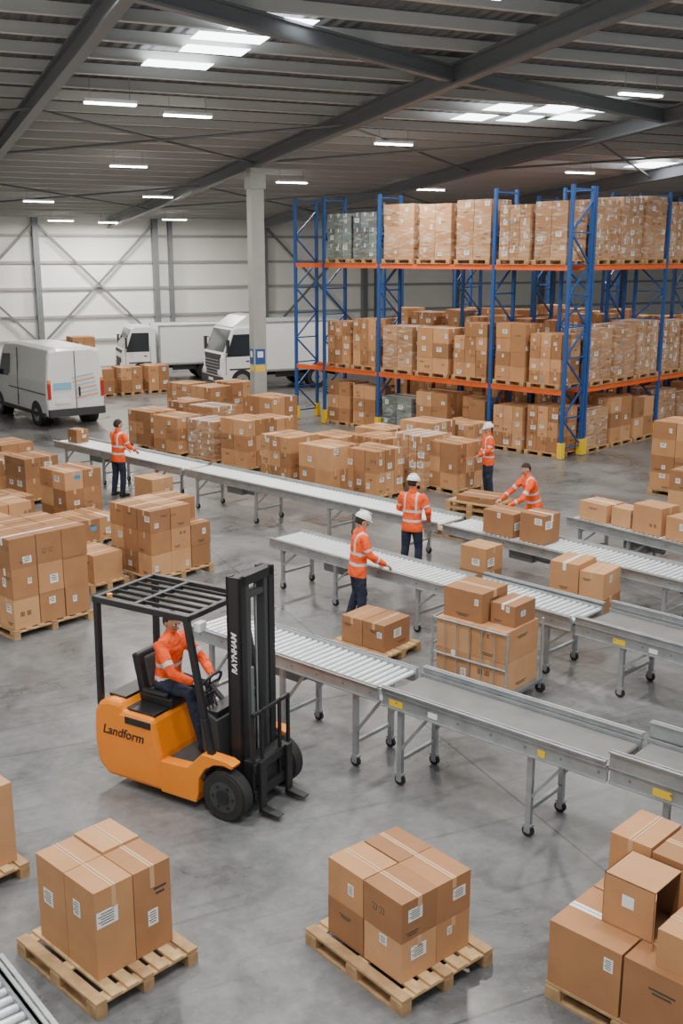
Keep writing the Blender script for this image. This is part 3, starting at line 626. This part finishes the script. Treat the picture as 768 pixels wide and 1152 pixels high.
SB=mat('livery_light_blue',(.25,.5,.7),.4)
for k in range(6): m.box((-2.718,-.40+.03*k,1.0+.13*k),(.012,.75,.03),SB if k%2 else AMB,rx=-8)
m.box((-2.718,.45,1.35),(.012,.6,.22),SB)
m.box((-2.75,0,.46),(.05,.3,.1),BLACK)
m.obj('windows_wheels_trim',None,0,van)
def truck(x,y,deg,cab=WHITE,dark=False,L=6.6,boxL=4.2,hb=3.1,s=1.0):
    t=bpy.data.objects.new('box_truck',None);COL.objects.link(t);t.matrix_world=TR(x,y,0,deg)@Matrix.Scale(s,4)
    m=MB();m.prof([(-.2,.55),(-.2,2.55),(.0,2.72),(.85,2.72),(1.0,2.62),(1.38,1.72),(1.48,1.5),(1.52,.45),(1.1,.4),(.9,.8),(.3,.8),(.15,.5)],-1.1,1.1,cab);m.obj('cab',None,.06,t,True)
    m=MB();m.add([(1.03,-.98,2.60),(1.03,.98,2.60),(1.405,1.02,1.70),(1.405,-1.02,1.70)],[(0,3,2,1)],GLASS)
    for q in(-1,1):
        m.add([(.15,q*1.105,1.5),(1.30,q*1.105,1.5),(.98,q*1.105,2.42),(.15,q*1.105,2.42)],[(0,1,2,3)],GLASS)
        m.box((1.5,q*.85,.85),(.08,.36,.22),HEADL);m.box((1.3,q*1.28,1.95),(.08,.2,.55),BLACK);m.bar((1.2,q*1.1,2.2),(1.3,q*1.28,2.2),.03,.03,BLACK)
        vwheel(m,.62,q*.98,.48,.28);vwheel(m,-boxL+.7,q*.95,.48,.42)
        m.box((-1.6,q*.95,.75),(1.2,.05,.4),DGREY)
        for xx in(.1,1.32):m.box((xx,q*1.102,1.25),(.02,.01,1.0),DGREY)
        m.box((.35,q*1.115,1.3),(.14,.02,.04),BLACK)
        m.box((.62,q*1.105,.98),(1.1,.03,.06),DGREY)
    m.bb((1.46,-1.1,.38),(1.58,1.1,.68),DGREY)
    if dark: m.bb((1.40,-.8,.72),(1.52,.8,1.5),DGREY);[m.bb((1.52,-.75,.8+k*.13),(1.53,.75,.84+k*.13),STEEL) for k in range(5)];m.prof([(-.15,2.7),(-.15,3.2),(.3,3.15),(.95,2.72)],-.95,.95,cab)
    else: m.bb((1.47,-.65,.75),(1.53,.65,1.2),DGREY)
    m.bb((1.44,-.9,1.45),(1.50,.9,1.6),DGREY)
    for q in(-.4,.4): m.bb((-.3-boxL,q-.05,.6),(1.0,q+.05,.8),BLACK)
    m.bb((-.35-boxL,-1.0,.5),(-.25-boxL,1.0,.7),DGREY);m.box((1.59,0,.53),(.01,.5,.12),LABEL)
    m.obj('glass_wheels_chassis',None,0,t)
    m=MB();m.bb((-.35-boxL,-1.2,.85),(-.35,1.2,hb),WHITE)
    for q in(-1.2,1.2):
        for z in(.87,hb-.02):m.bb((-.36-boxL,q-.02,z-.05),(-.34,q+.02,z+.05),STEEL)
    for xx in(-.35,-.35-boxL):
        for q in(-1.2,1.2): m.bb((xx-.04,q-.02,.85),(xx+.04,q+.02,hb),STEEL)
    m.obj('cargo_box',None,.01,t)
truck(-8.9,49.6,200,WHITE,False,boxL=3.4,hb=2.75,s=.92)
truck(-4.15,46.2,208,WHITE,True,boxL=3.6,hb=2.9,s=1.0)

# ------------------------------------------------------------ world, camera
w=bpy.data.worlds.new('world');bpy.context.scene.world=w;w.use_nodes=True
w.node_tree.nodes['Background'].inputs[0].default_value=(.90,.95,1,1);w.node_tree.nodes['Background'].inputs[1].default_value=.7
cd=bpy.data.cameras.new('camera');cd.sensor_width=36;cd.lens=37.5;cd.clip_end=300
co=bpy.data.objects.new('camera',cd);COL.objects.link(co);co.location=(0,0,5.7);co.rotation_euler=(math.radians(90-13.63),0,0)
bpy.context.scene.camera=co
